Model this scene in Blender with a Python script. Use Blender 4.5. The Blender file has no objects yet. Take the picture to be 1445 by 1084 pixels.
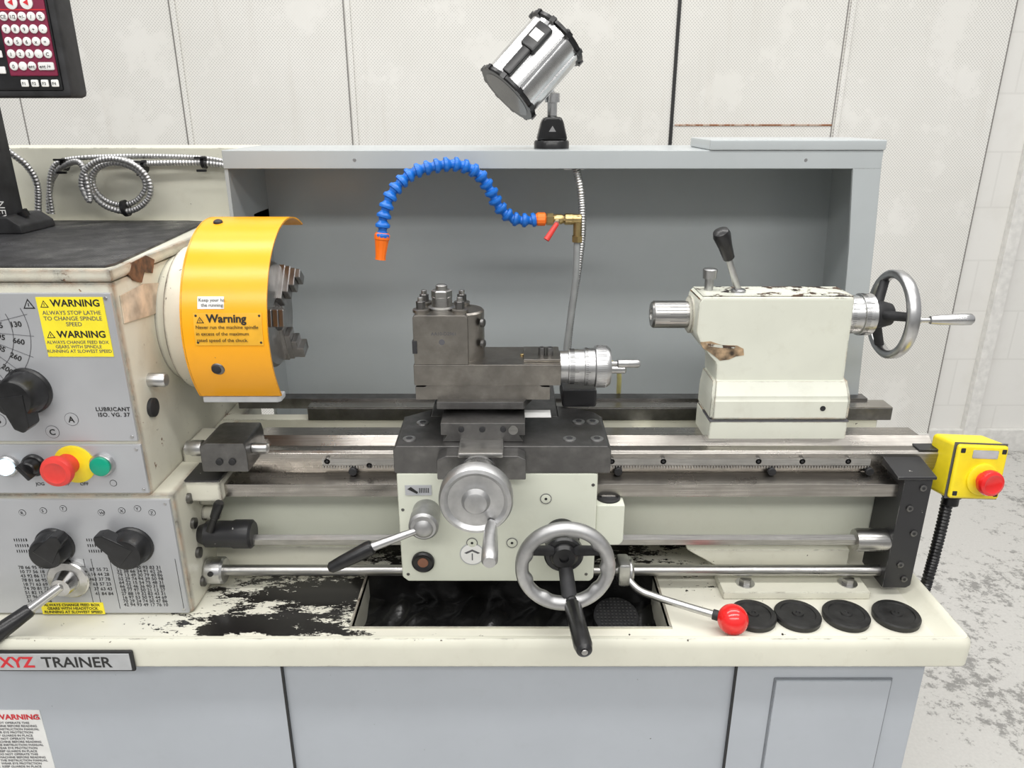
import bpy, bmesh, math, random
from mathutils import Vector, Matrix, Quaternion
random.seed(4)
S=0.001
scene=bpy.context.scene
scene.view_settings.view_transform='Standard'
scene.view_settings.look='None'
COL=bpy.context.collection

# ---------------------------------------------------------------- materials
def newmat(name):
    m=bpy.data.materials.new(name); m.use_nodes=True
    nt=m.node_tree; b=nt.nodes["Principled BSDF"]
    return m,nt,b
def N(nt,t,**k):
    n=nt.nodes.new(t)
    for a,v in k.items(): setattr(n,a,v)
    return n
def L(nt,a,b): nt.links.new(a,b)
def objco(nt):
    return N(nt,'ShaderNodeTexCoord').outputs['Object']
def noise(nt,co,scale,detail=3,rough=0.5,stretch=None):
    n=N(nt,'ShaderNodeTexNoise'); n.inputs['Scale'].default_value=scale
    n.inputs['Detail'].default_value=detail; n.inputs['Roughness'].default_value=rough
    if stretch:
        mp=N(nt,'ShaderNodeMapping'); mp.inputs['Scale'].default_value=stretch
        L(nt,co,mp.inputs[0]); L(nt,mp.outputs[0],n.inputs['Vector'])
    else: L(nt,co,n.inputs['Vector'])
    return n.outputs['Fac']
def ramp(nt,fac,p0,p1,c0=(0,0,0,1),c1=(1,1,1,1)):
    r=N(nt,'ShaderNodeValToRGB'); e=r.color_ramp.elements
    e[0].position=p0; e[1].position=p1; e[0].color=c0; e[1].color=c1
    L(nt,fac,r.inputs[0]); return r.outputs[0]
def math_(nt,op,a,b=None):
    n=N(nt,'ShaderNodeMath',operation=op)
    for i,v in enumerate((a,b)):
        if v is None: continue
        if isinstance(v,(int,float)): n.inputs[i].default_value=v
        else: L(nt,v,n.inputs[i])
    return n.outputs[0]
def mix(nt,fac,a,b):
    n=N(nt,'ShaderNodeMix',data_type='RGBA')
    for i,v in ((0,fac),(6,a),(7,b)):
        if isinstance(v,(int,float)): n.inputs[i].default_value=v
        elif isinstance(v,tuple): n.inputs[i].default_value=v
        else: L(nt,v,n.inputs[i])
    return n.outputs[2]
def c4(c): return (c[0],c[1],c[2],1)
def bump(nt,b,fac,st,dist=0.001):
    n=N(nt,'ShaderNodeBump'); n.inputs['Strength'].default_value=st; n.inputs['Distance'].default_value=dist
    L(nt,fac,n.inputs['Height']); L(nt,n.outputs[0],b.inputs['Normal'])

def plain(name,col,rough=0.45,metal=0.0,var=0.06,scale=40,bmp=0.0,coat=0.0):
    m,nt,b=newmat(name); co=objco(nt)
    f=noise(nt,co,scale)
    dk=tuple(max(0,x*(1-var*2)) for x in col); lt=tuple(min(1,x*(1+var)) for x in col)
    L(nt,ramp(nt,f,0.3,0.7,c4(dk),c4(lt)),b.inputs['Base Color'])
    b.inputs['Roughness'].default_value=rough; b.inputs['Metallic'].default_value=metal
    b.inputs['Coat Weight'].default_value=coat
    if bmp: bump(nt,b,noise(nt,co,scale*8),bmp)
    return m
def paint(name,col,chipcol=(0.03,0.022,0.018),edge=0.5,spots=0.72,rough=0.38,edger=0.004,grime=0.12,rust=None,speck=0.73,dirt=0.3):
    m,nt,b=newmat(name); co=objco(nt)
    g=noise(nt,co,5,4,0.6)
    base=mix(nt,ramp(nt,g,0.35,0.75),c4(col),c4(tuple(x*(1-grime) for x in col)))
    g2=ramp(nt,noise(nt,co,26,5,0.7),0.55,0.80)
    base=mix(nt,math_(nt,'MULTIPLY',g2,dirt),base,c4((col[0]*0.55,col[1]*0.50,col[2]*0.42)))
    bv=N(nt,'ShaderNodeBevel'); bv.samples=4; bv.inputs['Radius'].default_value=edger
    geo=N(nt,'ShaderNodeNewGeometry')
    dp=N(nt,'ShaderNodeVectorMath',operation='DOT_PRODUCT')
    L(nt,bv.outputs[0],dp.inputs[0]); L(nt,geo.outputs['Normal'],dp.inputs[1])
    em=math_(nt,'SUBTRACT',1.0,dp.outputs['Value'])
    em=math_(nt,'MULTIPLY',em,3.0)
    n1=noise(nt,co,28,5,0.7)
    w=math_(nt,'ADD',math_(nt,'MULTIPLY',em,edge),n1)
    chip=ramp(nt,w,spots,spots+0.02)
    n2=noise(nt,co,90,3,0.6); spots2=ramp(nt,n2,speck,speck+0.015)
    chip=math_(nt,'MAXIMUM',chip,spots2)
    cc=mix(nt,ramp(nt,noise(nt,co,30),0.42,0.58),c4(chipcol),c4(rust if rust else (0.09,0.06,0.045)))
    col_=mix(nt,chip,base,cc)
    L(nt,col_,b.inputs['Base Color'])
    b.inputs['Roughness'].default_value=rough
    bump(nt,b,math_(nt,'SUBTRACT',noise(nt,co,60),chip),0.12,0.0006)
    return m
def steel(name,col,rough=0.32,st=(1,1,1),scale=60,dark=0.45,metal=1.0,spot=0.0):
    m,nt,b=newmat(name); co=objco(nt)
    f=noise(nt,co,scale,4,0.6,st)
    c=ramp(nt,f,0.3,0.7,c4(tuple(x*(1-dark) for x in col)),c4(col))
    g=noise(nt,co,12,4,0.65)
    c=mix(nt,ramp(nt,g,0.35,0.7),c,c4(tuple(x*0.6 for x in col)))
    L(nt,c,b.inputs['Base Color'])
    b.inputs['Metallic'].default_value=metal
    L(nt,ramp(nt,g,0.2,0.8,(rough*0.75,)*3+(1,),(min(1,rough*1.5),)*3+(1,)),b.inputs['Roughness'])
    bump(nt,b,f,0.08,0.0004)
    return m

CREAM=paint('cream_paint',(0.70,0.69,0.585),dirt=0.2)
CREAMC=paint('cream_paint_chipped',(0.68,0.665,0.565),edge=1.0,spots=0.645,edger=0.009)
HEADP=paint('headstock_paint_peeling',(0.68,0.665,0.565),edge=1.2,spots=0.66,edger=0.016,rust=(0.20,0.09,0.035))
CREAM2=paint('cream_paint_clean',(0.67,0.69,0.59),edge=0.25,spots=0.80,grime=0.06,speck=0.77,dirt=0.12)
TSTK=paint('tailstock_paint',(0.68,0.69,0.60),edge=0.5,spots=0.75,edger=0.006,rust=(0.26,0.14,0.07),speck=0.76,dirt=0.18)
TTOP=paint('tailstock_top_worn',(0.69,0.70,0.61),chipcol=(0.03,0.022,0.02),edge=0.6,spots=0.53,edger=0.012,rust=(0.10,0.06,0.04))
GREY=paint('splash_grey_paint',(0.44,0.47,0.48),edge=0.25,spots=0.82,edger=0.003,rough=0.25,grime=0.06,speck=0.80,dirt=0.06)
STAND=paint('stand_grey_paint',(0.44,0.47,0.51),edge=0.3,spots=0.78,edger=0.003,rough=0.4,grime=0.06,speck=0.76,dirt=0.08)
YEL=paint('yellow_guard_paint',(0.93,0.40,0.006),edge=0.35,spots=0.76,edger=0.003,rough=0.27,grime=0.08,dirt=0.1)
BLK=plain('black_plastic',(0.012,0.012,0.013),0.30,var=0.3)
BLKM=plain('black_matt',(0.02,0.02,0.022),0.6,var=0.3)
BLKP=paint('black_worn_paint',(0.02,0.02,0.022),chipcol=(0.35,0.34,0.32),rust=(0.3,0.3,0.28),edge=0.25,spots=0.80)
STEEL=steel('machined_steel',(0.58,0.57,0.55),0.30,(0.3,6,6))
STEELR=steel('ground_way_steel',(0.53,0.50,0.46),0.26,(0.15,5,5),dark=0.5)
STEELD=steel('dark_cast_steel',(0.25,0.245,0.24),0.36,(1,1,1),40)
STEELC=steel('chuck_steel',(0.55,0.54,0.53),0.30,(1,1,1),30)
STEELM=steel('toolpost_steel',(0.40,0.375,0.34),0.32,(1,1,1),30)
CHROME=steel('satin_aluminium',(0.68,0.68,0.68),0.28,(1,1,1),80,dark=0.15)
ALU=steel('matt_cast_aluminium',(0.62,0.62,0.62),0.40,(1,1,1),80,dark=0.12)
BRIGHT=steel('polished_steel',(0.80,0.79,0.77),0.18,(1,1,1),60,dark=0.2)
SILVER=plain('silver_panel',(0.47,0.48,0.50),0.35,metal=0.35,var=0.04,scale=8)
BRASS=steel('brass',(0.66,0.50,0.24),0.3,dark=0.3)
RED=plain('red_plastic',(0.75,0.015,0.015),0.22,var=0.05,coat=0.5)
REDB=plain('red_button',(0.72,0.05,0.04),0.4,var=0.05)
GREEN=plain('green_button',(0.0,0.33,0.20),0.3)
BLUE=plain('blue_plastic',(0.01,0.15,0.58),0.33,var=0.08)
ORANGE=plain('orange_plastic',(0.95,0.18,0.01),0.35)
YPL=plain('yellow_plastic',(0.88,0.70,0.02),0.38,var=0.05)
YLAB=plain('yellow_label',(0.90,0.76,0.03),0.45,var=0.03)
AMB=plain('amber_plate',(0.80,0.42,0.03),0.35,var=0.05)
WLAB=plain('white_label',(0.80,0.80,0.78),0.45,var=0.03)
INK=plain('black_ink',(0.015,0.015,0.015),0.5)
INKG=plain('grey_ink',(0.10,0.10,0.11),0.5)
SEAM=plain('seam_grey',(0.22,0.21,0.20),0.6)
REDI=plain('red_ink',(0.65,0.02,0.03),0.5)
MAROON=plain('maroon_keypad',(0.20,0.015,0.05),0.4)
PADG=plain('grey_plate',(0.45,0.46,0.47),0.4)
DGRY=plain('groove_grey',(0.20,0.215,0.235),0.5)
MESH=plain('strainer_holes',(0.07,0.07,0.068),0.4)
DARK=plain('sump_black',(0.012,0.012,0.012),0.22,var=0.4,bmp=0.3,scale=20)
RUBR=plain('rubber_pad_black',(0.014,0.014,0.014),0.5,var=0.4,bmp=0.3)
YHOSE=plain('yellow_tube',(0.65,0.60,0.25),0.35)
GHOSE=plain('grey_tube',(0.30,0.31,0.31),0.4)

def mat_emit(name,col,st):
    m,nt,b=newmat(name); b.inputs['Base Color'].default_value=c4(col)
    b.inputs['Emission Color'].default_value=c4(col); b.inputs['Emission Strength'].default_value=st
    return m
WLAMP=mat_emit('pilot_lamp_lit',(0.65,0.85,1.0),2.2)

def mat_mat():
    m,nt,b=newmat('ribbed_rubber'); co=objco(nt)
    n=noise(nt,co,18,4,0.6)
    L(nt,ramp(nt,n,0.45,0.75,(0.02,0.02,0.022,1),(0.07,0.07,0.075,1)),b.inputs['Base Color'])
    L(nt,ramp(nt,n,0.4,0.7,(0.55,)*3+(1,),(0.22,)*3+(1,)),b.inputs['Roughness'])
    wv=N(nt,'ShaderNodeTexWave'); wv.inputs['Scale'].default_value=60; wv.inputs['Distortion'].default_value=2; L(nt,co,wv.inputs['Vector'])
    bump(nt,b,wv.outputs['Fac'],0.6,0.001); return m
RMAT=mat_mat()

def mat_tray():
    m,nt,b=newmat('tray_cream_oily'); co=objco(nt)
    g=noise(nt,co,5,4,0.6)
    base=mix(nt,ramp(nt,g,0.35,0.75),(0.70,0.69,0.60,1),(0.60,0.58,0.50,1))
    def blob(cx,cy,rx,ry):
        sp=N(nt,'ShaderNodeSeparateXYZ'); L(nt,co,sp.inputs[0])
        dx=math_(nt,'DIVIDE',math_(nt,'SUBTRACT',sp.outputs[0],cx),rx)
        dy=math_(nt,'DIVIDE',math_(nt,'SUBTRACT',sp.outputs[1],cy),ry)
        d=math_(nt,'SQRT',math_(nt,'ADD',math_(nt,'MULTIPLY',dx,dx),math_(nt,'MULTIPLY',dy,dy)))
        return math_(nt,'SUBTRACT',1.0,d)
    m1=math_(nt,'MAXIMUM',blob(-0.42,1.075,0.22,0.06),blob(-0.34,1.17,0.26,0.09))
    m1=math_(nt,'MAXIMUM',m1,blob(-0.03,1.35,0.6,0.2))
    m1=math_(nt,'MAXIMUM',m1,-0.4)
    n1=noise(nt,co,38,6,0.8,(0.5,1.3,1))
    w=math_(nt,'ADD',math_(nt,'MULTIPLY',m1,0.30),n1)
    chip=ramp(nt,w,0.60,0.615)
    n2=ramp(nt,noise(nt,co,35,5,0.7),0.66,0.675)
    chip=math_(nt,'MAXIMUM',chip,n2)
    L(nt,mix(nt,chip,base,(0.012,0.011,0.011,1)),b.inputs['Base Color'])
    L(nt,ramp(nt,chip,0,1,(0.4,)*3+(1,),(0.22,)*3+(1,)),b.inputs['Roughness'])
    return m
TRAY=mat_tray()

def mat_wall():
    m,nt,b=newmat('perforated_white_panel'); co=objco(nt)
    sp=N(nt,'ShaderNodeSeparateXYZ'); L(nt,co,sp.inputs[0])
    P=0.0125
    u=math_(nt,'DIVIDE',sp.outputs[0],P); v=math_(nt,'DIVIDE',sp.outputs[2],P)
    a=math_(nt,'SUBTRACT',math_(nt,'FRACT',math_(nt,'ADD',u,v)),0.5)
    c=math_(nt,'SUBTRACT',math_(nt,'FRACT',math_(nt,'SUBTRACT',u,v)),0.5)
    d=math_(nt,'SQRT',math_(nt,'ADD',math_(nt,'MULTIPLY',a,a),math_(nt,'MULTIPLY',c,c)))
    dot=ramp(nt,d,0.20,0.32,(1,1,1,1),(0,0,0,1))
    open_=ramp(nt,noise(nt,co,3.6,6,0.68),0.54,0.60,(1,1,1,1),(0.15,0.15,0.15,1))
    dot=math_(nt,'MULTIPLY',dot,open_)
    g=noise(nt,co,1.4,4,0.6)
    base=mix(nt,ramp(nt,g,0.35,0.7),(0.765,0.755,0.72,1),(0.70,0.69,0.65,1))
    rust=ramp(nt,noise(nt,co,7,6,0.75),0.70,0.76)
    base=mix(nt,math_(nt,'MULTIPLY',rust,0.4),base,(0.50,0.40,0.30,1))
    streak=ramp(nt,noise(nt,co,6,4,0.6,(3,3,0.25)),0.58,0.80)
    base=mix(nt,math_(nt,'MULTIPLY',streak,0.22),base,(0.52,0.48,0.42,1))
    L(nt,mix(nt,math_(nt,'MULTIPLY',dot,0.62),base,(0.34,0.33,0.31,1)),b.inputs['Base Color'])
    b.inputs['Roughness'].default_value=0.55
    return m
WALL=mat_wall()
def mat_brick():
    m,nt,b=newmat('white_painted_block'); co=objco(nt)
    mp=N(nt,'ShaderNodeMapping'); mp.inputs['Rotation'].default_value=(math.radians(90),0,0); L(nt,co,mp.inputs[0])
    br=N(nt,'ShaderNodeTexBrick'); br.inputs['Scale'].default_value=1.0
    br.inputs['Brick Width'].default_value=0.45; br.inputs['Row Height'].default_value=0.225; br.inputs['Mortar Size'].default_value=0.004
    br.inputs['Color1'].default_value=(0.74,0.73,0.70,1); br.inputs['Color2'].default_value=(0.725,0.715,0.685,1); br.inputs['Mortar'].default_value=(0.68,0.67,0.64,1)
    L(nt,mp.outputs[0],br.inputs['Vector'])
    g=ramp(nt,noise(nt,co,5,5,0.7),0.5,0.8)
    L(nt,mix(nt,math_(nt,'MULTIPLY',g,0.25),br.outputs['Color'],(0.55,0.52,0.47,1)),b.inputs['Base Color'])
    b.inputs['Roughness'].default_value=0.6; bump(nt,b,br.outputs['Fac'],-0.12,0.003); return m
BRICK=mat_brick()
def mat_floor():
    m,nt,b=newmat('worn_painted_concrete'); co=objco(nt)
    a=noise(nt,co,20,7,0.82)
    c=noise(nt,co,2.6,3,0.5)
    k=math_(nt,'ADD',a,math_(nt,'MULTIPLY',math_(nt,'SUBTRACT',c,0.5),0.45))
    worn=ramp(nt,k,0.55,0.60)
    fine=noise(nt,co,120,3,0.6)
    light=mix(nt,fine,(0.60,0.59,0.56,1),(0.48,0.47,0.45,1))
    dark=mix(nt,fine,(0.34,0.335,0.32,1),(0.19,0.185,0.175,1))
    L(nt,mix(nt,worn,light,dark),b.inputs['Base Color'])
    b.inputs['Roughness'].default_value=0.45; return m
FLOOR=mat_floor()

# ---------------------------------------------------------------- mesh helpers
def empty(name):
    o=bpy.data.objects.new(name,None); o.empty_display_size=0.05; COL.objects.link(o); return o
def finish(bm,name,mat,parent,ang=35,weighted=False):
    bmesh.ops.recalc_face_normals(bm,faces=bm.faces)
    a=math.radians(ang)
    for f in bm.faces: f.smooth=True
    for e in bm.edges:
        if len(e.link_faces)==2:
            e.smooth = e.calc_face_angle(0)<a
    me=bpy.data.meshes.new(name); bm.to_mesh(me); bm.free()
    me.materials.append(mat)
    o=bpy.data.objects.new(name,me); COL.objects.link(o)
    if parent: o.parent=parent
    if weighted:
        w=o.modifiers.new('wn','WEIGHTED_NORMAL'); w.keep_sharp=True
    return o
def addbox(bm,x0,x1,y0,y1,z0,z1,M=None):
    r=bmesh.ops.create_cube(bm,size=1)
    for v in r['verts']:
        v.co=Vector(((x0+x1)/2+v.co.x*(x1-x0),(y0+y1)/2+v.co.y*(y1-y0),(z0+z1)/2+v.co.z*(z1-z0)))*S
        if M is not None: v.co=M@v.co
    return r['verts']
def box(name,x0,x1,y0,y1,z0,z1,mat,bev=1.5,parent=None,M=None,seg=2):
    bm=bmesh.new(); addbox(bm,x0,x1,y0,y1,z0,z1)
    if bev: bmesh.ops.bevel(bm,geom=list(bm.edges),offset=bev*S,segments=seg,affect='EDGES',profile=0.5)
    if M is not None: bmesh.ops.transform(bm,matrix=M,verts=bm.verts)
    return finish(bm,name,mat,parent,weighted=bool(bev))
def prism(name,pts,axis,a0,a1,mat,bev=1.5,parent=None,M=None):
    bm=bmesh.new()
    def mk(p,a):
        if axis=='y': return Vector((p[0],a,p[1]))*S
        if axis=='x': return Vector((a,p[0],p[1]))*S
        return Vector((p[0],p[1],a))*S
    A=[bm.verts.new(mk(p,a0)) for p in pts]; B=[bm.verts.new(mk(p,a1)) for p in pts]
    bm.faces.new(A); bm.faces.new(B[::-1]); n=len(pts)
    for i in range(n): bm.faces.new((A[i],B[i],B[(i+1)%n],A[(i+1)%n]))
    bmesh.ops.recalc_face_normals(bm,faces=bm.faces)
    if bev:
        es=[e for e in bm.edges if e.calc_face_angle(0)>math.radians(25)]
        bmesh.ops.bevel(bm,geom=es,offset=bev*S,segments=2,affect='EDGES',profile=0.5)
    if M is not None: bmesh.ops.transform(bm,matrix=M,verts=bm.verts)
    return finish(bm,name,mat,parent,weighted=bool(bev))
def axm(o,d):
    d=Vector(d).normalized(); q=Vector((0,0,1)).rotation_difference(d)
    return Matrix.Translation(Vector(o)*S)@q.to_matrix().to_4x4()
def rev(name,o,d,prof,mat,parent=None,seg=40,ang=35,bm_in=None):
    bm=bm_in if bm_in else bmesh.new(); M=axm(o,d); rings=[]
    for t,r in prof:
        if r<=0: rings.append([bm.verts.new(M@Vector((0,0,t*S)))]); continue
        rings.append([bm.verts.new(M@Vector((r*S*math.cos(2*math.pi*i/seg),r*S*math.sin(2*math.pi*i/seg),t*S))) for i in range(seg)])
    for a,b in zip(rings,rings[1:]):
        for i in range(seg):
            j=(i+1)%seg
            if len(a)==1 and len(b)==1: continue
            if len(a)==1: bm.faces.new((a[0],b[i],b[j]))
            elif len(b)==1: bm.faces.new((a[i],a[j],b[0]))
            else: bm.faces.new((a[i],a[j],b[j],b[i]))
    if len(rings[0])>1: bm.faces.new(rings[0][::-1])
    if len(rings[-1])>1: bm.faces.new(rings[-1])
    if bm_in: return
    return finish(bm,name,mat,parent,ang)
def cyl(name,p0,p1,r,mat,parent=None,r1=None,seg=32,ch=None):
    p0=Vector(p0);p1=Vector(p1);Ln=(p1-p0).length; r1=r if r1 is None else r1
    c=min(r,r1)*0.12 if ch is None else ch
    if c>0: prof=[(0,r-c),(c,r),(Ln-c,r1),(Ln,r1-c)]
    else: prof=[(0,r),(Ln,r1)]
    return rev(name,p0,p1-p0,prof,mat,parent,seg)
def ball(name,c,r,mat,parent=None,sc=(1,1,1)):
    bm=bmesh.new(); bmesh.ops.create_uvsphere(bm,u_segments=32,v_segments=20,radius=r*S)
    bmesh.ops.scale(bm,vec=sc,verts=bm.verts); bmesh.ops.translate(bm,vec=Vector(c)*S,verts=bm.verts)
    return finish(bm,name,mat,parent,80)
def spline(pts,step=3.0):
    P=[Vector(p) for p in pts]; P=[2*P[0]-P[1]]+P+[2*P[-1]-P[-2]]; out=[]
    for i in range(1,len(P)-2):
        n=max(2,int((P[i+1]-P[i]).length/step))
        for k in range(n):
            t=k/n; a,b,c,d=P[i-1],P[i],P[i+1],P[i+2]
            out.append(0.5*((2*b)+(c-a)*t+(2*a-5*b+4*c-d)*t*t+(3*b-a-3*c+d)*t**3))
    out.append(P[-2]); return out
def sweep(name,pts,rad,mat,parent=None,step=3.0,seg=16,smooth=True,ang=50):
    path=spline(pts,step) if smooth else [Vector(p) for p in pts]
    bm=bmesh.new(); rings=[]; T=(path[1]-path[0]).normalized()
    nrm=T.orthogonal().normalized(); n=len(path); dist=0
    for i,p in enumerate(path):
        t=(path[min(i+1,n-1)]-path[max(i-1,0)]).normalized()
        nrm=(nrm-t*nrm.dot(t)).normalized(); bn=t.cross(nrm)
        if i: dist+=(p-path[i-1]).length
        r=rad(dist,i) if callable(rad) else rad
        rings.append([bm.verts.new((p+(nrm*math.cos(2*math.pi*k/seg)+bn*math.sin(2*math.pi*k/seg))*r)*S) for k in range(seg)])
    for a,b in zip(rings,rings[1:]):
        for i in range(seg): bm.faces.new((a[i],a[(i+1)%seg],b[(i+1)%seg],b[i]))
    bm.faces.new(rings[0][::-1]); bm.faces.new(rings[-1])
    return finish(bm,name,mat,parent,ang)
def corr(name,pts,r,mat,parent,pitch=4.0,amp=0.14,seg=14):
    return sweep(name,pts,lambda d,i:r*(1+amp*(1 if i%2 else -1)),mat,parent,step=pitch/2,seg=seg,ang=25)
def hexb(name,o,d,r,h,mat,parent,socket=True):
    e=rev(name,o,d,[(0,r),(h*0.85,r),(h,r*0.88)],mat,parent,6 if not socket else 24)
    if socket:
        d=Vector(d).normalized(); rev(name+'_socket',Vector(o)+d*(h-0.2),d,[(0,r*0.5),(0.5,r*0.5)],BLKM,parent,6)
    return e
def ticks(name,o,d,R,t0,t1,n,w,mat,parent,long=5,h=0.25):
    bm=bmesh.new(); M=axm(o,d)
    for i in range(n):
        a=2*math.pi*i/n; e=t1 if i%long==0 else t0+(t1-t0)*0.55
        addbox(bm,R-0.3,R+h,-w/2,w/2,t0,e,M@Matrix.Rotation(a,4,'Z'))
    return finish(bm,name,mat,parent)
def text(name,body,x,y,z,size,mat,parent,align='LEFT',rot=(90,0,0),ext=0.15,spacing=1.0,bold=0.0,sx=1.0,ls=1.0):
    c=bpy.data.curves.new(name,'FONT'); c.body=body; c.size=size*S; c.align_x=align; c.extrude=ext*S; c.space_line=ls
    c.space_character=spacing; c.offset=bold*S; c.resolution_u=3
    o=bpy.data.objects.new(name,c); o.location=Vector((x,y,z))*S; o.rotation_euler=[math.radians(a) for a in rot]
    o.scale=(sx,1,1); c.materials.append(mat); COL.objects.link(o); o.parent=parent; return o
def tri(name,x,y,z,s,parent,bg=None):
    bg=bg or YLAB
    prism(name,[(x-s/2,z),(x+s/2,z),(x,z+s*0.87)],'y',y,y+0.3,INK,0,parent)
    prism(name+'_inner',[(x-s*0.34,z+s*0.1),(x+s*0.34,z+s*0.1),(x,z+s*0.69)],'y',y-0.15,y+0.2,bg,0,parent)
    box(name+'_mark',x-s*0.04,x+s*0.04,y-0.3,y,z+s*0.2,z+s*0.5,INK,0,parent)

# ================================================================ ROOM
box('floor',-4500,4500,-2500,6000,-60,0,FLOOR,0)
wall=box('wall_back',-4500,1950,3200,3300,0,3600,WALL,0)
box('wall_right',1950,4500,3215,3300,0,3600,BRICK,0)
k=1
for x in (-3925,-3275,-2625,-1975,-1325,-652,1299,1948):
    box('trim_%d'%k,x-2,x+2,3198,3200,0,3600,SEAM,0); k+=1
box('trim_%d'%k,640,653,3194,3200,0,3600,INK,0); k+=1
for x in (-1325,-652,1299):
    box('trim_%d'%k,x+8,x+26,3190,3200,0,3600,WALL,1); k+=1
box('trim_%d'%k,660,1299,3196,3200,1452,1458,paint('rusty_seam',(0.6,0.5,0.42),chipcol=(0.3,0.12,0.05),rust=(0.25,0.1,0.04),spots=0.48),0); k+=1
box('trim_%d'%k,2105,2160,3180,3216,0,3600,plain('white_trunking',(0.72,0.71,0.68),0.45),4); k+=1
box('baseboard_back',-4500,1950,3180,3200,0,90,WALL,2)
box('baseboard_right',1950,4500,3190,3215,0,110,plain('skirting_paint',(0.70,0.69,0.66),0.5),3)

# ================================================================ LATHE
lathe=empty('metal_lathe')
def stand():
    P=lathe
    box('stand_left_cabinet',-1100,-398,1040,1560,0,655,STAND,6,P)
    box('stand_right_cabinet',388,716,1040,1560,0,655,STAND,6,P)
    box('stand_right_inset_groove',455,661,1037.5,1041,74,579,DGRY,2,P)
    box('stand_right_inset_field',458,658,1034.5,1041,77,576,STAND,2,P)
    box('stand_middle_panel',-404,392,1048,1057,40,632,STAND,1,P)
    for x in (-399,389): box('stand_panel_gap',x-1.5,x+1.5,1041,1049,40,632,INK,0,P)
    box('stand_top_rail',-1100,716,1036,1060,628,642,STAND,2,P)
    box('stand_warning_label',-935,-836,1038.6,1040.2,330,508,WLAB,0,P)
    text('stand_label_title','WARNING',-916,1038,488,16,REDI,P,bold=0.4)
    for x in (-926,-844): tri('stand_label_triangle',x,1038.2,488,13,P,WLAB)
    text('stand_label_text','\n'.join(('DO NOT OPERATE THIS','MACHINE BEFORE READING','THE INSTRUCTION MANUAL','WEAR EYE PROTECTION','KEEP GUARDS IN PLACE')[i%5] for i in range(17)),-931,1038,478,6.6,INKG,P,ls=1.1)
stand()
def tray():
    P=lathe
    prof=[(0,637),(1,672),(-1,682),(-6,688),(-13,688),(-20,682),(-34,668),(-44,664),(-44,655),(-18,650),(-10,635)]
    path=[(-1150,1000,0,-1)]
    r=18; cx,cy=760-r,1000+r
    for i in range(11):
        a=-math.pi/2+i*math.pi/20; path.append((cx+r*math.cos(a),cy+r*math.sin(a),math.cos(a),math.sin(a)))
    path.append((760,1620,1,0))
    bm=bmesh.new(); rings=[]
    for x,y,nx,ny in path:
        rings.append([bm.verts.new(Vector((x+nx*o,y+ny*o,z))*S) for o,z in prof])
    n=len(prof)
    for a,b in zip(rings,rings[1:]):
        for i in range(n): bm.faces.new((a[i],a[(i+1)%n],b[(i+1)%n],b[i]))
    bm.faces.new(rings[0]); bm.faces.new(rings[-1][::-1])
    finish(bm,'chip_tray_lip',CREAM,P,50)
    z0,z1=655,665
    box('chip_tray_floor_front',-1150,735,1030,1062,z0,z1,TRAY,0,P)
    box('chip_tray_floor_left',-1150,-277,1062,1225,z0,z1,TRAY,0,P)
    box('chip_tray_floor_right',272,735,1062,1225,z0,z1,TRAY,0,P)
    box('chip_tray_floor_rear',-1150,735,1225,1620,z0,z1,TRAY,0,P)
    box('sump_left_wall',-281,-277,1062,1225,560,668,CREAMC,0,P)
    box('sump_right_wall',272,276,1062,1225,560,668,CREAMC,0,P)
    box('sump_front_rim',-281,276,1060,1063,560,668,CREAM,0,P)
    box('sump_rear_wall',-281,276,1222,1226,560,664,DARK,0,P)
    box('sump_floor',-277,272,1063,1225,556,562,DARK,0,P)
    bm=bmesh.new(); nx,ny=60,18; gr=[]
    for i in range(nx+1):
        row=[]
        for j in range(ny+1):
            u=i/nx; v=j/ny
            h=575+38*v*(1-0.5*u)+6*math.sin(u*23+v*5)+5*math.sin(u*51-v*11)+random.uniform(-3,3)
            row.append(bm.verts.new(Vector((-277+549*u,1063+160*v,h))*S))
        gr.append(row)
    for i in range(nx):
        for j in range(ny): bm.faces.new((gr[i][j],gr[i+1][j],gr[i+1][j+1],gr[i][j+1]))
    finish(bm,'sump_sludge',DARK,P,80)
    rev('sump_strainer',(195,1165,602),(0,-0.3,1),[(0,42),(14,42),(16,38)],BLKM,P,32)
    bm=bmesh.new()
    for i in range(-5,6):
        for j in range(-5,6):
            if i*i+j*j<28:
                addbox(bm,195+i*7-1.6,195+i*7+1.6,1160+j*7-1.6,1160+j*7+1.6,619+j*1.9,620+j*1.9)
    finish(bm,'sump_strainer_holes',MESH,P)
tray()
box('nameplate_frame',-860,-622,993,999.5,632,673,INK,3,lathe)
box('nameplate_face',-855,-627,991.8,994,636,669,PADG,1,lathe)
text('nameplate_brand','XYZ',-841,991.5,643,29,REDI,lathe,bold=0.8,sx=0.98)
text('nameplate_model','TRAINER',-772,991.5,643,29,INK,lathe,bold=0.4,sx=0.98)

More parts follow.
